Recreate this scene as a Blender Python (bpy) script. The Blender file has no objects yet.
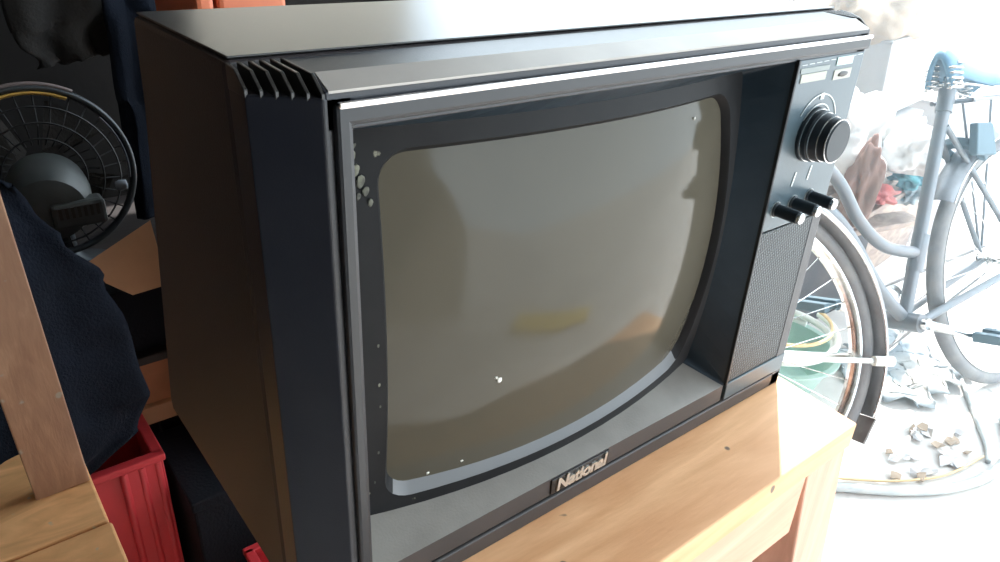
import bpy, bmesh, math, random
from mathutils import Vector as V, Matrix as Mx, noise
S = bpy.context.scene; C = S.collection
R = math.radians; PI = math.pi
random.seed(7)
# ------------------------------------------------------------------ camera, world, sun, exposure
camd = bpy.data.cameras.new('camera'); cam = bpy.data.objects.new('camera', camd); C.objects.link(cam); S.camera = cam
camd.sensor_fit = 'HORIZONTAL'; camd.sensor_width = 36; camd.lens = 739 * 36 / 1000; camd.clip_start = .01
CM = ((0.78501264, -0.61771283, 0.04675481), (-0.25240051, -0.38785845, -0.88648734), (0.56572885, 0.68410283, -0.46038483))
right, down, fwd = V(CM[0]), V(CM[1]), V(CM[2])
m4 = Mx((right, -down, -fwd)).transposed().to_4x4(); m4.translation = V((-0.1387, -0.2930, 1.1750))
cam.matrix_world = m4
camd.dof.use_dof = False
world = bpy.data.worlds.new('world'); S.world = world; world.use_nodes = True
bg = world.node_tree.nodes['Background']; bg.inputs[0].default_value = (.78, .91, 1, 1); bg.inputs[1].default_value = 3.4
sd = bpy.data.lights.new('sun', 'SUN'); sd.energy = 6.5; sd.angle = R(1); sd.color = (1, .98, .95)
sun = bpy.data.objects.new('sun', sd); C.objects.link(sun); sun.location = (6, 5, 7)
sun.rotation_euler = V((.62 * .82, .62 * .57, .78)).to_track_quat('Z', 'Y').to_euler()
vs = S.view_settings; vs.view_transform = 'Standard'; vs.look = 'None'; vs.gamma = 1; vs.use_curve_mapping = False
vs.exposure = 0.6
S.cycles.max_bounces = 8; S.cycles.volume_bounces = 1

# ------------------------------------------------------------------ materials
def mat(name, col, rough=.6, metal=0, col2=None, nscale=8, nfac=1.0, bump=0, bscale=60, coat=0, stretch=None, spec=.5, crough=.1, detail=5, lo=.35, hi=.65, col3=None, s3=30, t3=.68):
    m = bpy.data.materials.new(name); m.use_nodes = True; nt = m.node_tree; N = nt.nodes; L = nt.links
    b = N['Principled BSDF']; b.inputs['Roughness'].default_value = rough; b.inputs['Metallic'].default_value = metal
    b.inputs['Specular IOR Level'].default_value = spec
    b.inputs['Base Color'].default_value = (*col, 1)
    if coat: b.inputs['Coat Weight'].default_value = coat; b.inputs['Coat Roughness'].default_value = crough
    tc = N.new('ShaderNodeTexCoord'); mp = N.new('ShaderNodeMapping'); L.new(tc.outputs['Object'], mp.inputs[0])
    if stretch: mp.inputs['Scale'].default_value = stretch
    out = None
    if col2:
        n = N.new('ShaderNodeTexNoise'); n.inputs['Scale'].default_value = nscale; n.inputs['Detail'].default_value = detail
        L.new(mp.outputs[0], n.inputs['Vector'])
        r = N.new('ShaderNodeMapRange'); r.inputs[1].default_value = lo; r.inputs[2].default_value = hi; r.inputs[4].default_value = nfac
        L.new(n.outputs[0], r.inputs[0])
        mx = N.new('ShaderNodeMix'); mx.data_type = 'RGBA'; mx.inputs[6].default_value = (*col, 1); mx.inputs[7].default_value = (*col2, 1)
        L.new(r.outputs[0], mx.inputs[0]); out = mx.outputs[2]
        if col3:
            n3 = N.new('ShaderNodeTexNoise'); n3.inputs['Scale'].default_value = s3; n3.inputs['Detail'].default_value = 6
            L.new(tc.outputs['Object'], n3.inputs['Vector'])
            r3 = N.new('ShaderNodeMapRange'); r3.inputs[1].default_value = t3; r3.inputs[2].default_value = t3 + .05
            L.new(n3.outputs[0], r3.inputs[0])
            m3 = N.new('ShaderNodeMix'); m3.data_type = 'RGBA'; m3.inputs[7].default_value = (*col3, 1)
            L.new(out, m3.inputs[6]); L.new(r3.outputs[0], m3.inputs[0]); out = m3.outputs[2]
        L.new(out, b.inputs['Base Color'])
    if bump:
        n2 = N.new('ShaderNodeTexNoise'); n2.inputs['Scale'].default_value = bscale; n2.inputs['Detail'].default_value = 4
        L.new(mp.outputs[0], n2.inputs['Vector'])
        bp = N.new('ShaderNodeBump'); bp.inputs['Strength'].default_value = bump; bp.inputs['Distance'].default_value = .004
        L.new(n2.outputs[0], bp.inputs['Height']); L.new(bp.outputs[0], b.inputs['Normal'])
    return m

def wood(name, base, dark, ring=3, gx=(1, 12, 12), rough=.6, fleck=None):
    m = mat(name, base, rough, bump=.07, bscale=30, stretch=gx); nt = m.node_tree; N = nt.nodes; L = nt.links
    mp = [n for n in N if n.type == 'MAPPING'][0]; tc = [n for n in N if n.type == 'TEX_COORD'][0]
    n = N.new('ShaderNodeTexNoise'); n.inputs['Scale'].default_value = ring; n.inputs['Detail'].default_value = 6; n.inputs['Distortion'].default_value = 1.2
    L.new(mp.outputs[0], n.inputs['Vector'])
    r = N.new('ShaderNodeValToRGB'); e = r.color_ramp.elements
    e[0].position = .36; e[0].color = (*dark, 1); e[1].position = .58; e[1].color = (*base, 1)
    k = e.new(.72); k.color = (base[0] * 1.15, base[1] * 1.2, base[2] * 1.25, 1)
    L.new(n.outputs[0], r.inputs[0]); out = r.outputs[0]
    n2 = N.new('ShaderNodeTexNoise'); n2.inputs['Scale'].default_value = 9; n2.inputs['Detail'].default_value = 3
    L.new(tc.outputs['Object'], n2.inputs['Vector'])
    r2 = N.new('ShaderNodeMapRange'); r2.inputs[1].default_value = .4; r2.inputs[2].default_value = .75; r2.inputs[4].default_value = .55
    L.new(n2.outputs[0], r2.inputs[0])
    mx = N.new('ShaderNodeMix'); mx.data_type = 'RGBA'; mx.inputs[7].default_value = (*dark, 1)
    L.new(r2.outputs[0], mx.inputs[0]); L.new(out, mx.inputs[6]); out = mx.outputs[2]
    if fleck:
        n3 = N.new('ShaderNodeTexNoise'); n3.inputs['Scale'].default_value = 45; n3.inputs['Detail'].default_value = 2
        L.new(tc.outputs['Object'], n3.inputs['Vector'])
        r3 = N.new('ShaderNodeMapRange'); r3.inputs[1].default_value = .70; r3.inputs[2].default_value = .74
        L.new(n3.outputs[0], r3.inputs[0])
        m3 = N.new('ShaderNodeMix'); m3.data_type = 'RGBA'; m3.inputs[7].default_value = (*fleck, 1)
        L.new(out, m3.inputs[6]); L.new(r3.outputs[0], m3.inputs[0]); out = m3.outputs[2]
    L.new(out, [x for x in N if x.type == 'BSDF_PRINCIPLED'][0].inputs['Base Color'])
    return m

M = {}
M['plastic'] = mat('black_tv_plastic', (.010, .012, .019), .36, bump=.05, bscale=900, col2=(.014, .016, .023), nscale=30)
M['plastic_top'] = mat('black_tv_plastic_smooth', (.024, .023, .022), .30, bump=.02, bscale=900)
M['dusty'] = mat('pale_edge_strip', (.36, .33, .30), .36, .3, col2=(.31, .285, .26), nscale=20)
M['line'] = mat('silver_line', (.80, .76, .74), .25, .9)
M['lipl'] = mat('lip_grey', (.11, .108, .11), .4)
M['side'] = mat('brown_black_tv_side', (.036, .029, .031), .5, col2=(.030, .026, .028), nscale=9, bump=.1, bscale=700)
M['bezel'] = mat('bezel_plastic_glare_tint', (.014, .024, .034), .38, col2=(.018, .029, .040), nscale=40, bump=.05, bscale=800, spec=.28)  # blue in the base colour imitates veiling glare on the surround
M['ledge'] = mat('pale_bezel_ledge', (.20, .180, .160), .42, col2=(.245, .225, .20), nscale=25, bump=.1, bscale=600)  # bezel plastic given a lighter grey on the sill
M['bandp'] = mat('lower_band_plastic', (.060, .052, .052), .4, col2=(.048, .045, .046), nscale=20)
M['mask'] = mat('mask_plastic', (.011, .011, .012), .55, spec=.15, col2=(.015, .015, .016), nscale=30, col3=(.25, .24, .18), s3=90, t3=.735)
M['trim'] = mat('frame_trim', (.012, .014, .018), .4)
M['panel'] = mat('panel_plastic_glare_tint', (.065, .098, .118), .33, bump=.04, bscale=900)  # blue-grey carries the blue veiling glare over the panel in its colour
M['label_cream'] = mat('cream_label', (.42, .42, .36), .5)
M['label_grey'] = mat('grey_label', (.25, .28, .27), .5)
M['label_mint'] = mat('mint_label', (.45, .60, .58), .4)
M['mark'] = mat('silver_mark', (.45, .48, .48), .35, .5)
M['knob'] = mat('knob_black', (.014, .022, .030), .42, spec=.3)
M['chrome'] = mat('worn_chrome', (.72, .73, .74), .22, 1, col2=(.5, .48, .45), nscale=60)
M['silver'] = mat('silver_letters', (.75, .73, .68), .3, .8)
M['badge'] = mat('badge_dark', (.02, .017, .016), .4)
M['speck'] = mat('paint_speck', (.75, .72, .65), .7)
M['chip'] = mat('worn_chip', (.16, .16, .12), .8, col2=(.03, .03, .026), nscale=160)
M['wood_top'] = wood('table_top_wood', (.92, .52, .27), (.76, .38, .18), 2.2, (2, 14, 14), fleck=(.2, .13, .09))
M['wood_side'] = wood('table_side_wood', (.76, .42, .28), (.62, .32, .21), 2.2, (2, 14, 14))
M['wood_leg'] = wood('table_leg_wood', (.74, .42, .30), (.62, .33, .23), 2.2, (14, 14, 2))
M['wood_bench'] = wood('bench_wood', (.92, .50, .22), (.74, .38, .16), 3, (4, 12, 12), fleck=(.62, .50, .32))
M['wood_post'] = wood('post_wood', (.46, .27, .17), (.38, .21, .135), 5, (14, 14, 3), rough=.5, fleck=(.42, .36, .29))
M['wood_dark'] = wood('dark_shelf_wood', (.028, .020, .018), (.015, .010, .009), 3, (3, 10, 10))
M['crate'] = mat('red_crate_plastic', (.62, .045, .055), .35, col2=(.52, .04, .05), nscale=14, bump=.1, bscale=40)
M['orange'] = mat('orange_box_plastic', (.75, .22, .10), .45, col2=(.65, .18, .09), nscale=10)
M['navy'] = mat('navy_cloth', (.007, .010, .018), .9, spec=.15, col2=(.004, .006, .011), nscale=9, bump=.4, bscale=300)
M['greycloth'] = mat('dull_grey_cloth', (.034, .030, .027), .9, spec=.2, col2=(.024, .022, .021), nscale=7, bump=.4, bscale=200)
M['blackcloth'] = mat('black_cloth', (.008, .009, .013), .9, spec=.2, bump=.4, bscale=200)
M['motor'] = mat('motor_grey_green', (.060, .070, .068), .5, col2=(.04, .045, .046), nscale=20)
M['wire'] = mat('black_wire', (.004, .004, .005), .6)
M['darkmetal'] = mat('dark_metal', (.035, .04, .045), .45, .3)
M['yellow'] = mat('yellow_strip', (.50, .30, .06), .5)
M['brownstrip'] = mat('brown_strip', (.12, .09, .085), .6)
M['knobwhite'] = mat('pale_knob', (.16, .18, .21), .5)
M['cardboard'] = mat('cardboard_brown', (.62, .34, .19), .8, col2=(.52, .28, .15), nscale=8)
M['orangewood'] = mat('orange_brown_board', (.45, .17, .07), .6, col2=(.3, .12, .05), nscale=12)
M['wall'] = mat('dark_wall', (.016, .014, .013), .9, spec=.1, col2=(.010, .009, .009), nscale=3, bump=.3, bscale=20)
M['wallpale'] = mat('front_wall_plaster', (.62, .58, .50), .9, col2=(.52, .48, .42), nscale=3)
M['added_wall'] = mat('added_cream_wall', (.75, .66, .54), .9, col2=(.66, .58, .47), nscale=3)
M['ceil'] = mat('ceiling_sheet', (.20, .18, .16), .9, col2=(.15, .14, .13), nscale=4)
M['floor'] = mat('concrete_floor', (.68, .64, .60), .75, col2=(.54, .50, .47), nscale=5, bump=.3, bscale=40, col3=(.30, .26, .23), s3=14, t3=.66)
M['frame'] = mat('bike_grey_paint', (.15, .165, .18), .35, .2, col2=(.17, .17, .18), nscale=25)
M['fender'] = mat('bike_fender', (.24, .25, .27), .35, .3, col2=(.17, .17, .18), nscale=20)
M['tyre'] = mat('veil_grey_tyre', (.16, .155, .16), .8, col2=(.22, .21, .20), nscale=18, bump=.3, bscale=120)  # black rubber greyed to carry the bright veil over it
M['saddle'] = mat('blue_saddle_vinyl', (.12, .24, .34), .4, col2=(.10, .20, .30), nscale=12)
M['pedal'] = mat('blue_grey_rubber', (.08, .13, .16), .6)
M['flap'] = mat('mud_flap', (.13, .115, .11), .8, col2=(.2, .18, .17), nscale=25)
M['white'] = mat('white_sheet', (.80, .77, .74), .6, col2=(.55, .52, .50), nscale=6, bump=.2, bscale=30)
M['carton'] = mat('white_carton', (.42, .38, .36), .8, col2=(.34, .31, .30), nscale=5)
M['beige'] = mat('beige_sack_cloth', (.40, .30, .22), .9, col2=(.30, .22, .16), nscale=8, bump=.3, bscale=200)
M['pinkcloth'] = mat('pink_brown_cloth', (.34, .20, .16), .9, col2=(.22, .14, .11), nscale=9)
M['teal'] = mat('teal_rag', (.10, .32, .36), .8, col2=(.05, .10, .14), nscale=18)
M['redrag'] = mat('red_rag', (.60, .13, .12), .8, col2=(.5, .2, .18), nscale=18)
M['plank'] = wood('scrap_plank', (.36, .26, .20), (.22, .15, .12), 3, (3, 10, 10))
M['boxdark'] = mat('dark_box', (.035, .03, .035), .7, col2=(.06, .045, .045), nscale=8)
M['basin'] = mat('haze_paled_green_basin', (.30, .47, .40), .4, col2=(.36, .50, .44), nscale=9)  # green paled in the colour to imitate haze in front of it
M['hosewhite'] = mat('white_hose', (.75, .76, .72), .45)
M['hoseyellow'] = mat('yellow_orange_hose', (.72, .50, .26), .45)
M['hosegrey'] = mat('grey_hose', (.42, .45, .46), .5, col2=(.5, .52, .5), nscale=30)
M['sheet'] = mat('pale_blue_sheet', (.22, .27, .31), .5, col2=(.40, .40, .38), nscale=9, bump=.4, bscale=30)
M['yellow_board'] = mat('yellow_board', (.75, .52, .08), .5)
M['scrap'] = mat('grey_scraps', (.42, .42, .44), .6, col2=(.60, .50, .42), nscale=20)

# screen glass: grey phosphor behind a glossy face
m = mat('screen_glass', (.084, .074, .055), .6, coat=.55, crough=.10, spec=0, col2=(.070, .063, .048), nscale=6, nfac=.8); M['glass'] = m
M['glass'].node_tree.nodes['Principled BSDF'].inputs['Coat IOR'].default_value = 1.45
# speaker grille: slanting perforation weave
g = mat('speaker_weave', (.035, .045, .05), .5); M['grille'] = g; nt = g.node_tree; N = nt.nodes; L = nt.links
tc = [n for n in N if n.type == 'TEX_COORD'][0]; mpp = [n for n in N if n.type == 'MAPPING'][0]
mpp.inputs['Rotation'].default_value = (0, R(28), 0)
hs = []
for ax in ('X', 'Z'):
    w = N.new('ShaderNodeTexWave'); w.bands_direction = ax; w.inputs['Scale'].default_value = 115 if ax == 'X' else 90
    L.new(mpp.outputs[0], w.inputs['Vector']); hs.append(w)
mu = N.new('ShaderNodeMath'); mu.operation = 'MULTIPLY'; L.new(hs[0].outputs[1], mu.inputs[0]); L.new(hs[1].outputs[1], mu.inputs[1])
mx = N.new('ShaderNodeMix'); mx.data_type = 'RGBA'; mx.inputs[6].default_value = (.020, .026, .03, 1); mx.inputs[7].default_value = (.060, .078, .088, 1)
L.new(mu.outputs[0], mx.inputs[0]); L.new(mx.outputs[2], N['Principled BSDF'].inputs['Base Color'])
bp = N.new('ShaderNodeBump'); bp.inputs['Strength'].default_value = .6; bp.inputs['Distance'].default_value = .001
L.new(mu.outputs[0], bp.inputs['Height']); L.new(bp.outputs[0], N['Principled BSDF'].inputs['Normal'])

# ------------------------------------------------------------------ mesh helpers
class G:
    def __init__(s): s.v = []; s.f = []
    def add(s, vs, fs):
        o = len(s.v); s.v += [tuple(x) for x in vs]; s.f += [tuple(i + o for i in f) for f in fs]; return s
    def box(s, a, b, rot=None, piv=None):
        x0, y0, z0 = a; x1, y1, z1 = b
        vs = [V(p) for p in ((x0, y0, z0), (x1, y0, z0), (x1, y1, z0), (x0, y1, z0), (x0, y0, z1), (x1, y0, z1), (x1, y1, z1), (x0, y1, z1))]
        if rot: piv = V(piv) if piv else sum(vs, V()) / 8; vs = [piv + rot @ (p - piv) for p in vs]
        return s.add(vs, [(0, 3, 2, 1), (4, 5, 6, 7), (0, 1, 5, 4), (1, 2, 6, 5), (2, 3, 7, 6), (3, 0, 4, 7)])
    def prism(s, poly, ax, a, b):
        # poly: 2D points; ax 0: (y,z) along x; 2: (x,y) along z; 1: (x,z) along y
        def P(p, t): return {0: (t, p[0], p[1]), 1: (p[0], t, p[1]), 2: (p[0], p[1], t)}[ax]
        n = len(poly); vs = [P(p, a) for p in poly] + [P(p, b) for p in poly]
        fs = [tuple(range(n))[::-1], tuple(range(n, 2 * n))] + [(i, (i + 1) % n, n + (i + 1) % n, n + i) for i in range(n)]
        return s.add(vs, fs)
    def tube(s, pts, r, seg=12, closed=False, cap=True):
        pts = [V(p) for p in pts]; n = len(pts); rr = r if isinstance(r, (list, tuple)) else [r] * n
        T = []
        for i in range(n):
            a = pts[(i - 1) % n] if closed or i else pts[i]; b = pts[(i + 1) % n] if closed or i < n - 1 else pts[i]
            T.append((b - a).normalized())
        u = T[0].orthogonal().normalized(); vs = []
        for i in range(n):
            u = (u - T[i] * u.dot(T[i])).normalized(); w = T[i].cross(u)
            vs += [pts[i] + (u * math.cos(2 * PI * k / seg) + w * math.sin(2 * PI * k / seg)) * rr[i] for k in range(seg)]
        fs = [(i * seg + k, i * seg + (k + 1) % seg, ((i + 1) % n) * seg + (k + 1) % seg, ((i + 1) % n) * seg + k) for i in range(n if closed else n - 1) for k in range(seg)]
        if cap and not closed: fs += [tuple(range(seg))[::-1], tuple(range((n - 1) * seg, n * seg))]
        return s.add(vs, fs)
    def lathe(s, prof, o, ax, seg=32, capa=True, capb=True):
        # prof: (radius, distance along axis)
        ax = V(ax).normalized(); u = ax.orthogonal().normalized(); w = ax.cross(u); o = V(o); vs = []
        for r, h in prof: vs += [o + ax * h + (u * math.cos(2 * PI * k / seg) + w * math.sin(2 * PI * k / seg)) * r for k in range(seg)]
        n = len(prof)
        fs = [(i * seg + k, i * seg + (k + 1) % seg, (i + 1) * seg + (k + 1) % seg, (i + 1) * seg + k) for i in range(n - 1) for k in range(seg)]
        if capa: fs.append(tuple(range(seg))[::-1])
        if capb: fs.append(tuple(range((n - 1) * seg, n * seg)))
        return s.add(vs, fs)
    def ring(s, o, F, U, Rr, sec, a0=0, a1=2 * PI, n=72, closed=True):
        # sweep closed section sec [(radial, side)] around circle in plane F,U
        o, F, U = V(o), V(F), V(U); Sd = F.cross(U).normalized(); k = len(sec); vs = []; cnt = n if closed else n + 1
        for i in range(cnt):
            a = a0 + (a1 - a0) * i / n; d = F * math.cos(a) + U * math.sin(a)
            vs += [o + d * (Rr + p[0]) + Sd * p[1] for p in sec]
        fs = [(i * k + j, i * k + (j + 1) % k, ((i + 1) % cnt) * k + (j + 1) % k, ((i + 1) % cnt) * k + j) for i in range(n) for j in range(k)]
        if not closed: fs += [tuple(range(k))[::-1], tuple(range((cnt - 1) * k, cnt * k))]
        return s.add(vs, fs)

def obj(name, g, m, parent=None, bevel=0, smooth=False, loc=None, segs=2, sub=0):
    me = bpy.data.meshes.new(name)
    org = V(loc) if loc is not None else V()
    me.from_pydata([V(p) - org for p in g.v], [], g.f); me.update()
    bm = bmesh.new(); bm.from_mesh(me); bmesh.ops.delete(bm, geom=[v for v in bm.verts if not v.link_faces], context='VERTS'); bmesh.ops.recalc_face_normals(bm, faces=bm.faces); bm.to_mesh(me); bm.free()
    o = bpy.data.objects.new(name, me); C.objects.link(o); me.materials.append(m)
    if loc is not None: o.location = org
    if parent:
        o.parent = parent
        if loc is None: o.location = -V(parent['org']) if 'org' in parent.keys() else (0, 0, 0)
    if bevel:
        b = o.modifiers.new('bevel', 'BEVEL'); b.width = bevel; b.segments = segs; b.limit_method = 'ANGLE'; b.angle_limit = R(30); b.harden_normals = False
    if sub:
        b = o.modifiers.new('sub', 'SUBSURF'); b.levels = sub; b.render_levels = sub
    if smooth:
        for p in me.polygons: p.use_smooth = True
        if smooth == 'auto':
            me.set_sharp_from_angle(angle=R(40))
    return o
def tag(o, label, cat, group=None, kind=None):
    if label: o['label'] = label
    if cat: o['category'] = cat
    if group: o['group'] = group
    if kind: o['kind'] = kind
    return o
def thing(name, label, cat, group=None, loc=(0, 0, 0)):
    # an Empty at the thing's base; parts are modelled in world coordinates and shifted back
    o = bpy.data.objects.new(name, None); C.objects.link(o); o.empty_display_size = .05
    o.location = loc; OFF[o.name] = V(loc)
    return tag(o, label, cat, group)
OFF = {}
def part(name, g, m, parent, **k):
    lab = k.pop('label', None)
    o = obj(name, g, m, None, **k); o.parent = parent
    top = parent
    if parent.name in OFF: o.location = -OFF[parent.name]
    if lab: o['label'] = lab
    return o
def struct(name, g, m, **k):
    o = obj(name, g, m, **k); o['kind'] = 'structure'; return o

# ------------------------------------------------------------------ the place: garage open to the bright yard on the right
struct('floor', G().box((-4, -4.5, -.1), (9, 9, 0)), M['floor'])
struct('wall_back', G().box((-1.2, 1.7, 0), (.47, 1.8, 2.6)).box((.47, 1.7, 0), (1.2, 1.8, 1.22)).box((.47, 1.7, 1.58), (1.2, 1.8, 2.6)), M['wall'])  # opening added in the unseen upper wall so the television top reflects brightness
struct('added_bounce_wall', G().box((-1.5, 3.6, 0), (2.3, 3.75, 3.4)), M['added_wall'])  # unseen cream wall added for the television top to reflect
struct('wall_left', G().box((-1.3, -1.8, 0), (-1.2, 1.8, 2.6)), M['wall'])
struct('wall_front', G().box((-1.2, -1.8, 0), (.45, -1.7, 2.6)), M['wallpale'])
struct('ceiling', G().box((-1.3, -1.8, 2.6), (1.45, 1.8, 2.68)), M['ceil'])

# ------------------------------------------------------------------ television
tv = thing('television', 'black boxy tube television with grey bulging screen standing on the wooden table', 'television', loc=(.23, .14, .76))
ZT = 1.105
# rear cabinet
g = G().prism([(.043, .763), (.043, ZT), (.19, ZT), (.199, 1.053), (.236, .936), (.287, .775), (.284, .763)], 0, -.0255, .4915)
cab = part('rear_shell', g, M['side'], tv, bevel=.0035)
g = G().prism([(.0455, ZT + .0004), (.1885, ZT + .0004), (.1885, ZT + .0016), (.0455, ZT + .0016)], 0, -.0232, .4892)
part('top_panel', g, M['plastic_top'], tv, bevel=.0006)
g = G().prism([(.15, .79), (.15, 1.03), (.22, 1.02), (.36, .95), (.37, .82), (.30, .79)], 0, .09, .37)
part('rear_housing', g, M['side'], tv, bevel=.012)
# front shell: top bar, chamfered corner columns, base
g = G()
g.prism([(.0415, ZT - .0003), (.0125, ZT - .0018), (0, 1.0976), (0, 1.080), (.0415, 1.080)], 0, .0012, .4645)
g.add([(-.0255, .022, .762), (0, 0, .762), (.014, 0, .762), (.014, .0415, .762), (-.0255, .0415, .762),
       (-.0255, .022, 1.0950), (0, 0, 1.0950), (.014, 0, 1.0950), (.014, .0415, 1.0950), (-.0255, .0415, 1.0950)],
      [(0, 1, 2, 3, 4), (9, 8, 7, 6, 5), (0, 1, 6, 5), (1, 2, 7, 6), (2, 3, 8, 7), (3, 4, 9, 8), (4, 0, 5, 9)])
g.add([(.4915, .022, .762), (.466, 0, .762), (.452, 0, .762), (.452, .0415, .762), (.4915, .0415, .762),
       (.4915, .022, 1.0950), (.466, 0, 1.0950), (.452, 0, 1.0950), (.452, .0415, 1.0950), (.4915, .0415, 1.0950)],
      [(4, 3, 2, 1, 0), (5, 6, 7, 8, 9), (0, 1, 6, 5), (1, 2, 7, 6), (2, 3, 8, 7), (3, 4, 9, 8), (4, 0, 5, 9)])
part('front_shell', g, M['plastic'], tv, bevel=.0008)
for side in (-1, 1):
    g = G()
    for i in range(6):
        t = i / 5; x = -.0248 + .0255 * t; yc = max(.022 * (-x) / .0255, 0)
        if side == 1: x = .466 - x
        g.prism([(.0412, 1.0935), (.0412, ZT), (yc + .0100, ZT - .001), (yc + .0003, 1.0968), (yc + .0003, 1.0935)], 0, x - .0009, x + .0009)
    part('vent_slats', g, M['plastic_top'], tv, bevel=.0003, segs=1)
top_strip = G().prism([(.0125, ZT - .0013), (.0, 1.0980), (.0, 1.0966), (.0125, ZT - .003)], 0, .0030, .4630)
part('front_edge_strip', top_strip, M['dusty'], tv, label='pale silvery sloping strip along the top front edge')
# lower front: base strip, groove, band
g = G().box((0, 0, .762), (.466, .0415, .7765)); part('base_strip', g, M['bandp'], tv, bevel=.0012)
g = G().box((.013, .0006, .7788), (.3705, .03, .7965)); g.box((.013, .003, .775), (.3705, .03, .78))
band = part('lower_band', g, M['bandp'], tv, bevel=.0008)
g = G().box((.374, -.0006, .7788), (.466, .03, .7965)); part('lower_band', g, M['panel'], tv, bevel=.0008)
# raised frame round the face
g = G()
g.add([(.004, -.004, .779), (.012, -.004, .779), (.012, -.004, 1.0825), (.4655, -.004, 1.0825), (.4655, -.004, 1.0925), (.004, -.004, 1.0925), (.004, .0012, .779), (.012, .0012, .779), (.012, .0012, 1.0825), (.4655, .0012, 1.0825), (.4655, .0012, 1.0925), (.004, .0012, 1.0925)],
      [(0, 1, 2, 5), (2, 3, 4, 5), (11, 8, 7, 6), (11, 10, 9, 8), (0, 6, 7, 1), (1, 7, 8, 2), (2, 8, 9, 3), (3, 9, 10, 4), (4, 10, 11, 5), (5, 11, 6, 0)])
part('frame_rim', g, M['trim'], tv, bevel=.0022)
part('silver_line', G().box((.0055, -.0046, 1.0905), (.4655, -.001, 1.0934)), M['line'], tv, bevel=.001, label='thin silver line along the top of the screen frame')
# screen surround: loops of a rounded rectangle
def loop(x0, x1, z0, z1, r, yf, bulge=(0, 0, 0, 0), K=6, E=14):   # bulge: left, right, bottom, top
    cx, cz = (x0 + x1) / 2, (z0 + z1) / 2; pts = []
    cs = [(x1 - r, z1 - r, 0), (x0 + r, z1 - r, 90), (x0 + r, z0 + r, 180), (x1 - r, z0 + r, 270)]
    for q in range(4):
        c = cs[q]; nx = cs[(q + 1) % 4]
        arc = [(c[0] + r * math.cos(R(c[2] + 90 * i / K)), c[1] + r * math.sin(R(c[2] + 90 * i / K))) for i in range(K + 1)]
        e = (nx[0] + r * math.cos(R(nx[2])), nx[1] + r * math.sin(R(nx[2])))
        pts += arc + [(arc[-1][0] + (e[0] - arc[-1][0]) * i / E, arc[-1][1] + (e[1] - arc[-1][1]) * i / E) for i in range(1, E)]
    out = []
    hx, hz = (x1 - x0) / 2, (z1 - z0) / 2
    for x, z in pts:
        u, w = (x - cx) / hx, (z - cz) / hz
        x2 = cx + hx * u * (1 + (bulge[0] if u < 0 else bulge[1]) * (1 - w * w)); z2 = cz + hz * w * (1 + (bulge[2] if w < 0 else bulge[3]) * (1 - u * u))
        out.append(V((x2, yf(x2, z2), z2)))
    return out
SX, SZ = .190, .944
def ycrt(x, z): return .0012 + ((x - SX) ** 2 + (z - SZ) ** 2) / 1.32
Lp = [loop(.0122, .3705, .7965, 1.0820, .002, lambda x, z: 0.0),
      loop(.0165, .3520, .8125, 1.0700, .005, lambda x, z: ycrt(x, z) * .9 + .0012, (0, 0, .070, 0)),
      loop(.0395, .3330, .8200, 1.0580, .019, ycrt, (.01, .10, .060, .004)),
      loop(.0405, .3320, .8210, 1.0570, .018, lambda x, z: ycrt(x, z) + .0012, (.01, .10, .062, .004)),
      loop(.0435, .3290, .8295, 1.0540, .016, lambda x, z: ycrt(x, z) + .0068, (.01, .10, .095, .004))]
nL = len(Lp[0])
def strip(a, b, sel=None, close_back=False):
    g = G(); vs = Lp[a] + Lp[b]
    fs = [(i, (i + 1) % nL, nL + (i + 1) % nL, nL + i) for i in range(nL) if sel is None or sel(i)]
    return g.add(vs, fs)
bottom = lambda i: i >= 2 * 20 + 6 and i < 3 * 20
part('screen_surround', strip(0, 1, lambda i: not bottom(i)), M['bezel'], tv)
led = part('sill', strip(0, 1, bottom), M['ledge'], tv, label='lighter grey sill below the screen')
part('screen_mask', strip(1, 2), M['mask'], tv, smooth=True)
def lipg(sel): return G().add(Lp[2] + Lp[3] + Lp[4], [(k * nL + i, k * nL + (i + 1) % nL, (k + 1) * nL + (i + 1) % nL, (k + 1) * nL + i) for k in range(2) for i in range(nL) if sel(i)])
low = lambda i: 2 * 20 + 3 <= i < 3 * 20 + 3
part('mask_lip', lipg(lambda i: not low(i)), M['mask'], tv, smooth='auto')
part('mask_lip', lipg(low), M['lipl'], tv, smooth='auto', label='lighter lower lip of the screen mask')
# glass: concentric rings to the centre
g = G(); K = 14; vs = []
for k in range(K):
    t = 1.006 - k / K
    for p in Lp[4]:
        x = SX + (p.x - SX) * t; z = SZ + (p.z - SZ) * t
        vs.append((x, ycrt(x, z) + .0064 - .0058 * (1 - t * t) , z))
vs.append((SX, ycrt(SX, SZ) + .0006, SZ))
fs = [(k * nL + i, k * nL + (i + 1) % nL, (k + 1) * nL + (i + 1) % nL, (k + 1) * nL + i) for k in range(K - 1) for i in range(nL)]
fs += [((K - 1) * nL + i, (K - 1) * nL + (i + 1) % nL, K * nL) for i in range(nL)]
part('screen', g.add(vs, fs), M['glass'], tv, smooth=True)
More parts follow.
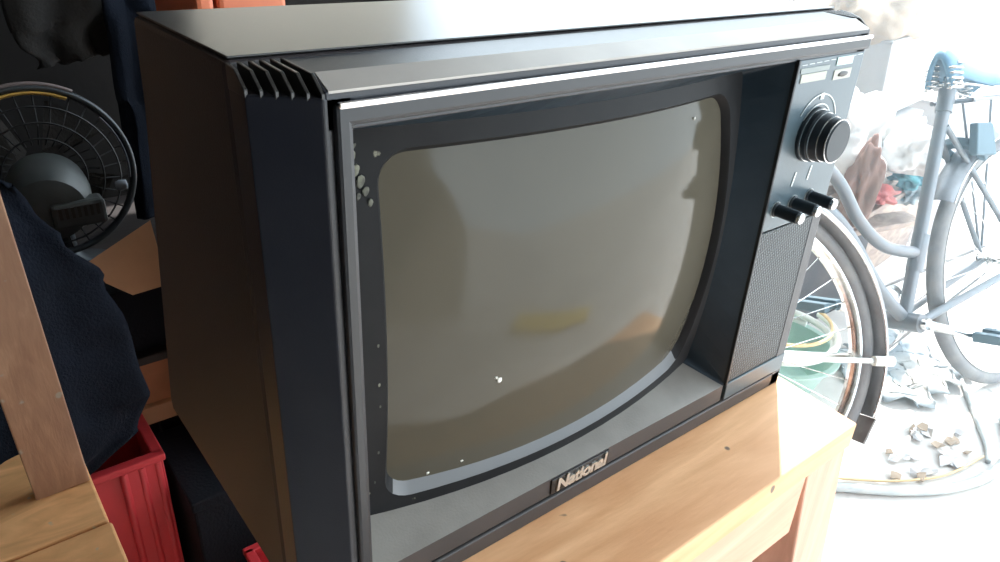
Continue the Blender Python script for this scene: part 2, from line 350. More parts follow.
# specks of paint stuck on the glass and chips on the mask
def blob(g, c, r, n, squash=(1, .3, 1), seg=9):
    vs = []; fs = []; rows = 5
    for i in range(rows + 1):
        th = PI * i / rows
        for k in range(seg):
            ph = 2 * PI * k / seg; d = V((math.sin(th) * math.cos(ph), math.cos(th), math.sin(th) * math.sin(ph)))
            q = r * (1 + .35 * noise.noise(d * 2 + V((n, n, n))))
            vs.append(V(c) + V((d.x * squash[0], d.y * squash[1], d.z * squash[2])) * q)
    for i in range(rows):
        for k in range(seg): fs.append((i * seg + k, i * seg + (k + 1) % seg, (i + 1) * seg + (k + 1) % seg, (i + 1) * seg + k))
    g.add(vs, fs)
def gy(x, z): return ycrt(x, z) + .0006
for (x, z, r) in ((.1150, .8985, .0021), (.0975, .8300, .0013), (.0725, .8285, .0013), (.290, 1.044, .0012), (.1125, .9010, .0011)):
    q = max(abs(x - SX) / .148, abs(z - SZ) / .118); g = G(); blob(g, (x, ycrt(x, z) + .0006 + .0058 * q * q, z), r, x * 40, (1, .35, 1)); part('paint_speck', g, M['speck'], tv, smooth=True)
g = G(); rr = random.Random(3)
for (x, z, r) in ((.0215, 1.044, .0042), (.0225, 1.037, .0040), (.0245, 1.031, .0042), (.0265, 1.026, .0034), (.0225, 1.024, .0024), (.0285, 1.020, .0026), (.0235, 1.049, .0026), (.0345, .948, .0013), (.0345, .921, .0014), (.035, .905, .0011), (.0345, .868, .0012), (.033, .842, .0011), (.030, .833, .0010)):
    z += .012 if z > 1 else 0; x += .0065 if z > 1 else -.001
    y1 = .9 * ycrt(.0165, z) + .0012; y2 = ycrt(.0395, z); y = y1 + (y2 - y1) * (x - .0165) / .023
    blob(g, (x, y - .0001, z), r * .85, rr.random() * 9, (.75, .07, 1.15))
part('worn_chips', g, M['chip'], tv, smooth=True)['kind'] = 'stuff'
# badge with lettering
g = G().box((.163, -.0008, .7805), (.224, .002, .7945)); badge = part('badge', g, M['badge'], tv, bevel=.0006)
cu = bpy.data.curves.new('lettering', 'FONT'); cu.body = 'National'; cu.size = .0155; cu.extrude = .0006; cu.offset = .00062; cu.shear = .12; cu.align_x = 'CENTER'; cu.space_character = .98
tmp = bpy.data.objects.new('tmp', cu); C.objects.link(tmp)
me = bpy.data.meshes.new_from_object(tmp.evaluated_get(bpy.context.evaluated_depsgraph_get())); bpy.data.objects.remove(tmp)
let = bpy.data.objects.new('lettering', me); C.objects.link(let); me.materials.clear(); me.materials.append(M['silver'])
let.parent = badge; let.matrix_local = Mx.Translation((.1935, -.0014, .7832)) @ Mx.Rotation(R(90), 4, 'X')
# control panel
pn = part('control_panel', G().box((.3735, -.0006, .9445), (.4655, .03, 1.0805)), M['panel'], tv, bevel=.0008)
part('panel_ridge', G().box((.3700, -.0022, .7965), (.3728, .01, 1.0812)), M['trim'], tv, bevel=.0008)
g = G().box((.3738, .0004, .7975), (.4655, .03, .9425)); sp = part('speaker_grille', g, M['grille'], tv, bevel=.0006, label='grey woven speaker grille')
tl = G()
for k in range(9): tl.box((.377 + .0098 * k, -.0009, 1.0765 + .00025 * k), (.3838 + .0098 * k, 0, 1.0770 + .00025 * k))
part('dash_line', tl, M['mark'], pn)
part('label_plate', G().box((.3765, -.0011, 1.0705), (.416, 0, 1.0745)), M['label_grey'], pn, bevel=.0003)
part('label_plate', G().box((.3785, -.0012, 1.0635), (.4135, 0, 1.0700)), M['label_cream'], pn, bevel=.0003)
part('label_plate', G().box((.425, -.0012, 1.0725), (.449, 0, 1.0790)), M['label_mint'], pn, bevel=.0003)
part('label_plate', G().box((.4245, -.0012, 1.0615), (.4505, 0, 1.0695)), M['label_cream'], pn, bevel=.002)
g = G(); blob(g, (.4385, -.0012, 1.0655), .0078, 3, (1, .08, .32)); part('switch_slot', g, M['badge'], pn, smooth=True)
KX, KZ = .4135, 1.0205
g = G()
for r_, a0, a1 in ((.0285, 20, 150), (.0210, 15, 160)):
    g.ring((KX + .002, -.0008, KZ + .003), (1, 0, 0), (0, 0, 1), r_, [(.0005, -.0003), (.0005, .0004), (-.0005, .0004), (-.0005, -.0003)], R(a0), R(a1), 40, False)
g.box((KX, -.0011, KZ + .0275), (KX + .005, 0, KZ + .0325))
part('dial_scale', g, M['mark'], pn)
g = G().lathe([(.0215, 0), (.0215, .003), (.0205, .004), (.0205, .008), (.0192, .0095), (.0188, .0145), (.0175, .016), (.0170, .0225), (.0155, .024)], (KX, 0, KZ), (0, -1, 0), 40)
kn = part('tuning_knob', g, M['knob'], tv, smooth='auto')
g = G()
for h, r_ in ((.0042, .0207), (.0098, .0192), (.0162, .0176), (.0225, .0170)):
    g.ring((KX, -h, KZ), (1, 0, 0), (0, 0, 1), r_, [(.0004, -.0004), (.0004, .0004), (-.0004, .0004), (-.0004, -.0004)], n=48)
part('knob_ring', g, M['chrome'], kn, label='thin pale edge rings of the knob')
for i, x in enumerate((.3865, .4105, .4345)):
    z = .9625 + .001 * i
    g = G().lathe([(.0062, 0), (.0062, .002), (.0052, .003), (.0052, .0215), (.0045, .0222)], (x, 0, z), (0, -1, 0), 24)
    k2 = part('control_knob', g, M['knob'], tv, smooth='auto')
    g = G().lathe([(.0046, .0221), (.0046, .0240), (.0040, .0246)], (x, 0, z), (0, -1, 0), 24); part('knob_cap', g, M['chrome'], k2, smooth='auto')
    g = G().lathe([(.0068, 0), (.0068, .0012)], (x, 0, z), (0, -1, 0), 24); part('knob_ring', g, M['mark'], k2, smooth='auto')
g = G()
for x, z in ((.402, .985), (.424, .987)): g.box((x, -.0011, z - .006), (x + .0022, 0, z + .006), Mx.Rotation(R(12), 3, 'Y'))
part('control_marks', g, M['mark'], pn)

# ------------------------------------------------------------------ table under the television
tb = thing('table', 'rough orange-brown wooden table carrying the television', 'table', loc=(.2, .1, 0))
X0, X1, Y0, Y1 = .035, .4735, -.082, .27
tt = G().add([(X0, Y0, .735), (X1 - .003, Y0, .735), (X1 + .028, Y1, .735), (X0, Y1, .735), (X0, Y0, .7615), (X1 - .003, Y0, .7615), (X1 + .028, Y1, .7615), (X0, Y1, .7615)],
      [(0, 3, 2, 1), (4, 5, 6, 7), (0, 1, 5, 4), (1, 2, 6, 5), (2, 3, 7, 6), (3, 0, 4, 7)])
part('table_top', tt, M['wood_top'], tb, bevel=.0015)
part('apron', G().box((X0 + .071, Y0 + .003, .662), (X1 - .0695, Y0 + .022, .735)), M['wood_side'], tb, bevel=.0015)
part('apron', G().box((X0 + .071, Y1 - .022, .655), (X1 - .0695, Y1 - .004, .735)), M['wood_side'], tb, bevel=.0015)
part('apron', G().box((X0 + .004, Y0 + .047, .655), (X0 + .022, Y1 - .05, .735)), M['wood_side'], tb, bevel=.0015)
part('apron', G().box((X1 - .03, Y0 + .048, .665), (X1 - .012, Y1 - .05, .735)), M['wood_side'], tb, bevel=.0015)
for x, y in ((X0 + .004, Y0 + .0225), (X1 - .069, Y0 + .003), (X0 + .004, Y1 - .05), (X1 - .069, Y1 - .05)):
    k = .16 if x > .2 else -.02; w_ = .066
    part('leg', G().add([(x + k, y, 0), (x + w_ + k, y, 0), (x + w_ + k, y + .044, 0), (x + k, y + .044, 0), (x, y, .7345), (x + w_, y, .7345), (x + w_, y + .044, .7345), (x, y + .044, .7345)],
         [(0, 3, 2, 1), (4, 5, 6, 7), (0, 1, 5, 4), (1, 2, 6, 5), (2, 3, 7, 6), (3, 0, 4, 7)]), M['wood_leg'], tb, bevel=.002)
part('added_dark_shelf', G().box((X0 + .046, Y0 + .05, .30), (X1 - .08, Y1 - .05, .32)), M['wood_dark'], tb, bevel=.002)  # dark shelf added to imitate the shadow inside the table opening
part('added_dark_back', G().box((X0 + .046, Y1 - .035, .32), (X1 - .072, Y1 - .023, .655)), M['wood_dark'], tb)  # dark board added behind, so the opening under the apron looks shaded

# ------------------------------------------------------------------ left foreground: bench, upright board, crate
bn = thing('bench', 'worn light wooden bench at the lower left with chipped boards', 'bench', loc=(-.4, .3, 0))
part('bench_top', G().box((-.75, .425, .525), (-.083, .62, .55)), M['wood_bench'], bn, bevel=.003)
part('bench_top', G().box((-.75, .10, .525), (-.081, .4225, .5492)), M['wood_bench'], bn, bevel=.003)
for x in (-.72, -.135):
    for y in (.13, .55): part('leg', G().box((x, y, 0), (x + .045, y + .045, .525)), M['wood_leg'], bn, bevel=.002)
part('apron', G().box((-.675, .135, .46), (-.135, .155, .525)), M['wood_side'], bn, bevel=.002)
g = G(); rot = Mx.Rotation(R(-1.4), 3, 'Y')
g.box((-.1405, .500, .5502), (-.0850, .518, 1.45), rot, (-.1, .51, .55))
tag(obj('wooden_board', g, M['wood_post'], bevel=.0015, loc=(-.11, .51, .55)), 'upright narrow brown board with a scuffed face standing on the bench', 'board')

cr = thing('crate', 'red plastic crate with a ribbed corner on the floor behind the bench', 'crate', loc=(-.2, .72, 0))
cx0, cx1, cy0, cy1, cz = -.42, .018, .655, .79, .430
g = G()
g.box((cx0, cy0, 0), (cx1, cy0 + .006, cz)); g.box((cx0, cy1 - .006, 0), (cx1, cy1, cz - .0)); g.box((cx0, cy0, 0), (cx0 + .006, cy1, cz)); g.box((cx1 - .006, cy0, 0), (cx1, cy1, cz)); g.box((cx0, cy0, .002), (cx1, cy1, .01))
part('crate_body', g, M['crate'], cr, bevel=.002)
g = G()
for a, b in (((cx0 - .006, cy0 - .008), (cx1 + .006, cy0 + .008)), ((cx0 - .006, cy1 - .008), (cx1 + .006, cy1 + .008)), ((cx0 - .006, cy0), (cx0 + .01, cy1)), ((cx1 - .01, cy0), (cx1 + .006, cy1))):
    g.box((a[0], a[1], cz - .008), (b[0], b[1], cz + .004))
part('rim', g, M['crate'], cr, bevel=.0025)
g = G()
for x in (-.034, -.010, .012): g.tube([(x, cy0 - .002, .01), (x, cy0 - .002, cz - .008)], .0065, 10)
for y in (.70, .745): g.tube([(cx1 + .001, y, .01), (cx1 + .001, y, cz - .008)], .006, 10)
g.box((-.038, cy0 - .006, .01), (.020, cy0, cz - .006))
part('corner_ribs', g, M['crate'], cr, bevel=.0015, smooth='auto')
cr2 = thing('crate', 'dark red crate under the table behind the television side', 'crate', loc=(.12, .55, 0))
g = G(); a, b, c_, d = .085, .27, .33, .53
g.box((a, c_, 0), (b, c_ + .006, .30)); g.box((a, d - .006, 0), (b, d, .30)); g.box((a, c_, 0), (a + .006, d, .30)); g.box((b - .006, c_, 0), (b, d, .30)); g.box((a, c_, .002), (b, d, .01))
part('crate_body', g, M['crate'], cr2, bevel=.002)
g = G()
for q in ((a - .005, c_ - .006, b + .005, c_ + .008), (a - .005, d - .008, b + .005, d + .006), (a - .005, c_, a + .009, d), (b - .009, c_, b + .005, d)): g.box((q[0], q[1], .292), (q[2], q[3], .304))
part('rim', g, M['crate'], cr2, bevel=.002)

gap_block = thing('box', 'added black block filling the shaded gap between red crate and television', 'box', loc=(.10, .66, 0))  # made-up black block, put in to keep this gap dark
part('box_body', G().box((.035, .585, 0), (.155, .775, .36)), M['blackcloth'], gap_block, bevel=.004)  # body of the added black block that keeps the gap dark
part('lid', G().box((.032, .582, .3605), (.158, .774, .38)), M['blackcloth'], gap_block, bevel=.003)
# cloth: draped sheets made of noisy grids with thickness
def cloth(name, m, pts, thick=.006, amp=.02, fs=6, label=None, cat=None, nu=26, nv=34, seed=0, folds=0, kind=None):
    # pts: grid of control corners rows [left, right] top to bottom as (P_left, P_right)
    g = G(); vs = []
    rows = len(pts)
    for j in range(nv + 1):
        t = j / nv * (rows - 1); i = min(int(t), rows - 2); q = t - i; q = q * q * (3 - 2 * q) if rows > 2 else q
        a = V(pts[i][0]).lerp(V(pts[i + 1][0]), q); b = V(pts[i][1]).lerp(V(pts[i + 1][1]), q)
        for k in range(nu + 1):
            p = a.lerp(b, k / nu); n = noise.noise(V((p.x * fs + seed, p.z * fs * .5, p.y * fs))) + .4 * noise.noise(p * fs * 2.7)
            d = (b - a).cross(V((0, 0, 1))).normalized()
            if d.length < .1: d = V((0, 0, 1))
            p = p + d * (n * amp + folds * math.sin(k / nu * 14 + 2 * noise.noise(V((seed, t, 0)))))
            edge = .5 * amp * noise.noise(V((t * 2, k * .3, seed)))
            vs.append(p + V((edge, 0, edge)))
    w = nu + 1
    fs_ = [(j * w + k, j * w + k + 1, (j + 1) * w + k + 1, (j + 1) * w + k) for j in range(nv) for k in range(nu)]
    o = obj(name, g.add(vs, fs_), m, smooth=True, loc=vs[len(vs) // 2])
    s = o.modifiers.new('solid', 'SOLIDIFY'); s.thickness = thick
    if label: tag(o, label, cat, kind=kind)
    return o
def lump(name, m, c, rad, seed=0, amp=.25, fr=1.6, label=None, cat=None, rot=0, flat=True, sub=4, kind=None, fine=.06):
    bm = bmesh.new(); bmesh.ops.create_icosphere(bm, subdivisions=sub, radius=1)
    for v in bm.verts:
        d = v.co.normalized(); q = 1 + amp * noise.noise(d * fr + V((seed, 0, 0))) + fine * noise.noise(d * 6 + V((0, seed, 0))) + fine * .5 * abs(noise.noise(d * 12))
        p = V((d.x * rad[0], d.y * rad[1], d.z * rad[2])) * q
        if flat: p.z = max(p.z, -rad[2] * .7)
        v.co = Mx.Rotation(R(rot), 3, 'Z') @ p
    me = bpy.data.meshes.new(name); bm.to_mesh(me); bm.free(); me.materials.append(m)
    for p in me.polygons: p.use_smooth = True
    o = bpy.data.objects.new(name, me); C.objects.link(o); o.location = c
    if label: tag(o, label, cat, kind=kind)
    return o

# navy cloth bundle slumping behind the upright board, over crate and bench edge
cloth('navy_cloth', M['navy'], [((-.24, .63, .95), (-.080, .65, .865)), ((-.22, .60, .86), (-.040, .64, .800)), ((-.22, .58, .72), (-.004, .64, .735)), ((-.22, .575, .60), (.010, .635, .655)), ((-.22, .575, .54), (.016, .63, .550)), ((-.22, .60, .45), (-.006, .635, .495)), ((-.22, .61, .37), (-.075, .64, .45))],
      amp=.014, fs=7, folds=.005, label='dark navy cloth hanging in soft folds behind the upright board', cat='cloth', seed=3)

# ------------------------------------------------------------------ dark clutter against the back wall
rk = thing('workbench', 'dark wooden workbench in the gloom at the back left', 'workbench', loc=(0, 1.2, 0))
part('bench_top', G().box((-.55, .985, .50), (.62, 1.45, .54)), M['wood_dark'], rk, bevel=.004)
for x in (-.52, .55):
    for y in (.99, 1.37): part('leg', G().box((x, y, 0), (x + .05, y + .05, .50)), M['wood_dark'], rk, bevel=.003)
part('added_front_panel', G().box((-.47, 1.0, .0), (.55, 1.015, .50)), M['wood_dark'], rk)  # added panel, hides the bright floor under the workbench
part('added_sun_block', G().box((.555, 1.04, .0), (.575, 1.37, .50)), M['wood_dark'], rk)  # added panel, stops sun entering sideways below the bench top
fan = thing('fan', 'dark round fan with slotted motor housing and yellow-striped guard ring on the workbench', 'fan', loc=(.02, 1.12, .54))
fc = V((.003, 1.06, .742)); FU = V((0, .25, .97)).normalized(); FF = V((1, 0, 0))
sec = [(.006 * math.cos(a * PI / 4), .012 * math.sin(a * PI / 4)) for a in range(8)]
part('guard_ring', G().ring(fc, FF, FU, .134, sec), M['darkmetal'], fan, smooth=True)
part('yellow_band', G().ring(fc + V((0, -.004, 0)), FF, FU, .133, [(q[0] * .5 - .006, q[1] - .004) for q in sec], R(62), R(170), 40, False), M['yellow'], fan, smooth=True, label='yellow strip along the top of the ring')
part('brown_band', G().ring(fc + V((0, -.002, 0)), FF, FU, .140, [(q[0] * .7, q[1] * .7) for q in sec], R(60), R(165), 40, False), M['brownstrip'], fan, smooth=True)
part('pale_edge', G().ring(fc + V((0, -.008, 0)), FF, FU, .127, [(q[0] * .28, q[1] * .35) for q in sec], R(-12), R(38), 30, False), M['knobwhite'], fan, smooth=True)
g = G()
for k in range(30):
    a = 2 * PI * k / 30; d = FF * math.cos(a) + FU * math.sin(a)
    g.tube([fc + d * .045 + V((0, .0, 0)), fc + d * .08 + V((0, -.02, 0)), fc + d * .132], .0013, 6)
for r_ in (.06, .085, .11): g.ring(fc + V((0, -.022, 0)), FF, FU, r_, [(.0015, 0), (0, .0015), (-.0015, 0), (0, -.0015)], n=48)
part('wire_guard', g, M['wire'], fan)
g = G()
for k in range(4):
    a = k * PI / 2 + .4; d = FF * math.cos(a) + FU * math.sin(a); e = FF * math.cos(a + .9) + FU * math.sin(a + .9); nn = FF.cross(FU)
    P = [fc + d * .03, fc + d * .118, fc + e * .11 + nn * .02, fc + e * .03 + nn * .02]
    P2 = [p + nn * .002 + V((0, .03, 0)) for p in P]; P = [p + V((0, .03, 0)) for p in P]
    g.add(P + P2, [(0, 1, 2, 3), (7, 6, 5, 4), (0, 1, 5, 4), (1, 2, 6, 5), (2, 3, 7, 6), (3, 0, 4, 7)])
part('blades', g, M['greycloth'], fan)
part('pedestal', G().lathe([(.08, 0), (.08, .008), (.03, .02), (.012, .04), (.012, .10)], (.02, 1.10, .5402), (0, 0, 1), 28), M['darkmetal'], fan, smooth='auto')
mc = V((.0, 1.035, .715))
g = G().lathe([(.030, -.075), (.052, -.065), (.060, -.045), (.062, 0), (.058, .03), (.03, .045)], mc, (0.15, 1, .1), 28)
mh = part('motor_housing', g, M['motor'], fan, smooth='auto')
g = G().box((-.012, .950, .680), (.066, .985, .722)); mb = part('vent_box', g, M['motor'], fan, bevel=.006)
g = G()
for k in range(7): g.box((-.002 + k * .0088, .9490, .698), (.0028 + k * .0088, .952, .716))
part('vent_slots', g, M['badge'], mb)
part('switch_knob', G().lathe([(.0, -.001), (.007, 0), (.009, .006), (.008, .016), (.0, .018)], (.092, .985, .726), (1, -.3, .1), 20), M['knobwhite'], fan, smooth=True, label='pale grey knob')

cloth('hanging_cloth', M['greycloth'], [((.06, 1.32, 1.55), (.25, 1.32, 1.55)), ((.03, 1.30, 1.2), (.24, 1.30, 1.2)), ((.035, 1.29, .92), (.22, 1.29, .95)), ((.06, 1.30, .86), (.20, 1.30, .88))], amp=.02, folds=.012, label='dull grey-brown cloth hanging at the upper left of the back wall', cat='cloth', seed=11)
cloth('hanging_cloth', M['navy'], [((.19, 1.24, 1.6), (.29, 1.24, 1.6)), ((.17, 1.22, 1.2), (.30, 1.22, 1.15)), ((.17, 1.22, .95), (.31, 1.22, .98)), ((.165, 1.22, .80), (.31, 1.22, .78)), ((.16, 1.22, .57), (.31, 1.22, .565))], amp=.02, folds=.008, label='narrow navy cloth hanging just left of the television', cat='cloth', seed=17)  # lower end lengthened to cover a sunlit strip on the workbench
cloth('hanging_cloth', M['blackcloth'], [((-.40, 1.36, 1.6), (.06, 1.36, 1.6)), ((-.40, 1.34, 1.2), (.055, 1.34, 1.2)), ((-.4, 1.34, 1.0), (.06, 1.34, 1.03))], amp=.02, folds=.012, label='black cloth hanging in the top left corner above the fan', cat='cloth', seed=23)
# brown folded card and small things under the fan
P4 = [(.003, .80, .684), (.101, .83, .716), (.098, .78, .632), (.046, .77, .634), (.016, .78, .658)]
P4 = P4 + [(p[0], p[1] + .001, p[2] + .0025) for p in P4]
g = G().add(P4, [(4, 3, 2, 1, 0), (5, 6, 7, 8, 9)] + [(k, (k + 1) % 5, 5 + (k + 1) % 5, 5 + k) for k in range(5)])
pkc = thing('carton', 'open brown cardboard carton on a dark box left of the television', 'carton', loc=(.1, .85, .0))
part('flap', g, M['cardboard'], pkc)
g = G().box((.0, .80, .5202), (.12, .94, .628)); part('box_body', g, M['blackcloth'], pkc, bevel=.002)
cbx = thing('stool', 'low stool with an orange-brown front board left of the television', 'stool', loc=(.15, .9, 0))
part('seat', G().box((-.02, .78, .505), (.125, .97, .520)), M['wood_dark'], cbx, bevel=.003)
part('panel', G().box((-.01, .785, .430), (.118, .80, .505)), M['orangewood'], cbx, bevel=.002)
part('stretcher', G().box((-.015, .775, .398), (.122, .795, .430)), M['cardboard'], cbx, bevel=.002)
for x in (-.01, .055):
    for y in (.805, .935): part('leg', G().box((x, y, 0), (x + .03, y + .03, .505)), M['wood_dark'], cbx, bevel=.002)
# cabinet behind the television with orange boxes
cb = thing('cabinet', 'dark wooden cabinet behind the television holding orange boxes', 'cabinet', loc=(.5, .9, 0))
part('cabinet_body', G().box((.17, .62, 0), (.66, .92, .90)), M['wood_dark'], cb, bevel=.004)
part('cabinet_top', G().box((.155, .60, .90), (.68, .94, .925)), M['wood_dark'], cb, bevel=.003)
part('door', G().box((.19, .608, .06), (.41, .62, .86)), M['wood_dark'], cb, bevel=.003)
part('door', G().box((.42, .608, .06), (.64, .62, .86)), M['wood_dark'], cb, bevel=.003)
def obox(x0, x1, z1, label):
    t = thing('box', label, 'box', 'orange boxes behind the television', loc=((x0 + x1) / 2, .72, .9252))
    part('box_body', G().box((x0, .66, .9252), (x1, .84, z1 - .02)), M['orange'], t, bevel=.006)
    part('lid', G().box((x0 - .002, .656, z1 - .0198), (x1 + .002, .845, z1)), M['orange'], t, bevel=.005)
obox(.158, .180, 1.14, 'narrow orange box just left of the seam behind the television')
obox(.185, .272, 1.13, 'wider orange box on the right behind the television top')
cloth('white_rag', M['white'], [((.275, .66, .985), (.36, .66, .99)), ((.275, .62, .97), (.36, .62, .975)), ((.27, .605, .926), (.36, .605, .93))], amp=.012, label='small white rag behind the television top', cat='rag', seed=5, nu=14, nv=14)
for o in C.objects:
    if o.name.startswith('white_rag'): o.location.z += .02

# ------------------------------------------------------------------ bicycle leaning on the junk pile
TH, LE, ST = 3.0, .346, -.324
F = V((math.cos(TH), math.sin(TH), 0)); Zv = V((0, 0, 1)); SS = F.cross(Zv); U = Zv * math.cos(LE) + SS * math.sin(LE); S2 = F.cross(U)
O = V((1.689, .222, .006))
bk = thing('bicycle', 'old grey step-through bicycle with a blue saddle leaning to the right of the television', 'bicycle', loc=O)
def P(u, v, s=0): return O + F * u + U * v + S2 * s
sax = (U * math.cos(.35) - F * math.sin(.35)).normalized(); piv = P(.52, .62)
rs = Mx.Rotation(ST, 3, sax)
def Q(u, v, s=0): return piv + rs @ (P(u, v, s) - piv)
def bez(pts, n=10):
    out = []
    for i in range(len(pts) - 1):
        p0 = V(pts[max(i - 1, 0)]); p1 = V(pts[i]); p2 = V(pts[i + 1]); p3 = V(pts[min(i + 2, len(pts) - 1)])
        for k in range(n):
            t = k / n; out.append(.5 * ((2 * p1) + (p2 - p0) * t + (2 * p0 - 5 * p1 + 4 * p2 - p3) * t * t + (3 * p1 - p0 - 3 * p2 + p3) * t ** 3))
    out.append(V(pts[-1])); return out
frame = G()
frame.tube([P(.005, .28), P(-.20, .83)], .0165, 14)
frame.tube(bez([P(.475, .72), P(.25, .585), P(.10, .385), P(0, .285)]), .0165, 14)            # down tube
frame.tube(bez([P(.455, .84), P(.25, .685), P(.165, .565), P(.07, .485), P(-.063, .445)]), .0150, 14)        # curved top tube
frame.tube([P(.48, .64), P(.42, .86)], .021, 14)
for s in (-1, 1):
    frame.tube([P(-.02, .28, .03 * s), P(-.46, .35, .058 * s)], .0105, 10)
    frame.tube([P(-.175, .75, .012 * s), P(-.46, .35, .058 * s)], .0075, 10)
frame.tube([P(0, .28, -.045), P(0, .28, .045)], .024, 18)
fr = part('frame', frame, M['frame'], bk, smooth='auto')
part('lug', G().tube([P(-.045, .40), P(-.080, .49)], .0205, 14), M['frame'], fr, smooth='auto')
part('seat_collar', G().tube([P(-.185, .785), P(-.205, .84)], .0205, 14), M['frame'], fr, smooth='auto')
def wheel(fn, c, lab):
    o = fn(*c); Fx = (fn(c[0] + 1, c[1]) - o).normalized(); Ux = (fn(c[0], c[1] + 1) - o).normalized(); Sx = Fx.cross(Ux)
    sec = [(.020 * math.cos(a * PI / 6), .019 * math.sin(a * PI / 6)) for a in range(12)]
    w = part('wheel', G().ring(o, Fx, Ux, .330, sec, n=96), M['tyre'], bk, smooth=True)
    part('rim', G().ring(o, Fx, Ux, .309, [(.006, -.016), (.006, .016), (-.004, .014), (-.012, .005), (-.012, -.005), (-.004, -.014)], n=96), M['chrome'], w, smooth='auto')
    g = G()
    for k in range(32):
        a = 2 * PI * k / 32; sd = 1 if k % 2 else -1; b = a + (.9 if k % 4 < 2 else -.9)
        g.tube([o + (Fx * math.cos(a) + Ux * math.sin(a)) * .298, o + (Fx * math.cos(b) + Ux * math.sin(b)) * .022 + Sx * .03 * sd], .0012, 5)
    part('spokes', g, M['chrome'], w)
    part('hub', G().lathe([(.006, -.06), (.006, -.034), (.024, -.033), (.024, -.029), (.013, -.026), (.013, .026), (.024, .029), (.024, .033), (.006, .034), (.006, .06)], o, Sx, 20), M['chrome'], w, smooth='auto')
    return o, Fx, Ux, Sx
fsec = [(.004, -.034), (.016, -.020), (.021, 0), (.016, .020), (.004, .034), (-.004, .036), (.002, .032), (.013, .019), (.018, 0), (.013, -.019), (.002, -.032), (-.004, -.036)]
def fender(o, Fx, Ux, a0, a1):
    g = G().ring(o, Fx, Ux, .362, fsec, R(a0), R(a1), 60, False)
    f = part('fender', g, M['fender'], bk, smooth='auto')
    e = G()
    for s in (-1, 1): e.ring(o, Fx, Ux, .362, [(.003 * math.cos(q * PI / 3) - .002, .003 * math.sin(q * PI / 3) + .035 * s) for q in range(6)], R(a0), R(a1), 60, False)
    part('fender_edge', e, M['chrome'], f, smooth=True)
    return f
o, Fx, Ux, Sx = wheel(lambda u, v, s=0: P(u, v, s), (-.46, .35), 'rear')
fender(o, Fx, Ux, 35, 190)
for s in (-1, 1): part('fender_stay', G().tube([o + Sx * .05 * s, o - Fx * .33 + Ux * .13 + Sx * .036 * s], .003, 8), M['chrome'], bk)
o, Fx, Ux, Sx = wheel(Q, (.62, .35), 'front')
ff = fender(o, Fx, Ux, 55, 213)
# stay from hub to rear edge of the front fender, with its bracket
g = G(); dv = (-Fx * math.cos(R(13)) - Ux * math.sin(R(13)))
for s in (-1, 1): part('fender_stay', G().tube([o + Sx * .055 * s, o + dv * .335 + Sx * .038 * s], .006, 10), M['hosewhite'], bk, smooth=True)
for s in (-1, 1): part('bracket', G().tube([o + dv * .325 + Sx * .041 * s, o + dv * .372 + Sx * .039 * s], .0115, 10), M['hosewhite'], ff, smooth='auto')
a = R(218); d = Fx * math.cos(a) + Ux * math.sin(a); tn = (Fx * -math.sin(a) + Ux * math.cos(a))
q0 = o + d * .366; fl = []
for th in (0, .004):
    fl += [q0 + Sx * -.034 + d * th - tn * .03, q0 + Sx * .034 + d * th - tn * .03, q0 + Sx * .034 + d * th + tn * .03, q0 + Sx * -.034 + d * th + tn * .03]
part('mud_flap', G().add(fl, [(0, 1, 2, 3), (7, 6, 5, 4), (0, 1, 5, 4), (1, 2, 6, 5), (2, 3, 7, 6), (3, 0, 4, 7)]), M['flap'], ff)
# fork and handlebar
g = G()
for s in (-1, 1): g.tube(bez([Q(.485, .64, .045 * s), Q(.53, .50, .052 * s), Q(.575, .40, .055 * s), Q(.62, .35, .055 * s)]), .011, 12)
g.tube([Q(.485, .64, -.05), Q(.485, .64, .05)], .013, 12); g.tube([Q(.485, .64), Q(.385, 1.02)], .012, 12)
part('fork', g, M['frame'], bk, smooth='auto')
g = G().tube(bez([Q(.18, 1.06, -.26), Q(.30, 1.09, -.24), Q(.40, 1.10, -.14), Q(.385, 1.02, 0), Q(.40, 1.10, .14), Q(.30, 1.09, .24), Q(.18, 1.06, .26)]), .011, 12)
hb = part('handlebar', g, M['chrome'], bk, smooth=True)
for s in (-1, 1): part('grip', G().tube([Q(.28, 1.085, .2425 * s), Q(.17, 1.06, .262 * s)], .015, 12), M['tyre'], hb, smooth='auto')
# seat post, springs and saddle
part('seat_post', G().tube([P(-.19, .80), P(-.213, .870)], .0125, 14), M['chrome'], bk, smooth='auto')
sdl = G(); rows = 16; cols = 14; vs = []
for i in range(rows + 1):
    t = i / rows; u = -.165 - .27 * t; w = .035 + .06 * (t ** 1.6) ; zz = .945 + .008 * math.cos(t * PI * 2) - .085 * t
    for k in range(cols + 1):
        s = (k / cols * 2 - 1); drop = (.075 - .045 * t) * abs(s) ** 2.6 + (.03 * (1 - t / .12) ** 2 if t < .12 else 0) + (.02 * ((t - .9) / .1) ** 2 if t > .9 else 0)
        vs.append(P(u, zz - drop, s * w * (1 if t < .93 else 1 - .25 * (t - .93) / .07)))
wv = cols + 1
sdl.add(vs, [(i * wv + k, i * wv + k + 1, (i + 1) * wv + k + 1, (i + 1) * wv + k) for i in range(rows) for k in range(cols)])
so = part('saddle', sdl, M['saddle'], bk, smooth=True, label='blue vinyl saddle with coil springs'); s_ = so.modifiers.new('solid', 'SOLIDIFY'); s_.thickness = .012
g = G()
for (u, s) in ((-.185, -.03), (-.185, .03), (-.38, -.055), (-.38, .055)):
    h0 = .842 if u > -.3 else .815; g.tube([P(u + .017 * math.cos(k * .5), h0 + .0010 * k, s + .017 * math.sin(k * .5)) for k in range(62 if u > -.3 else 36)], .0030, 6)
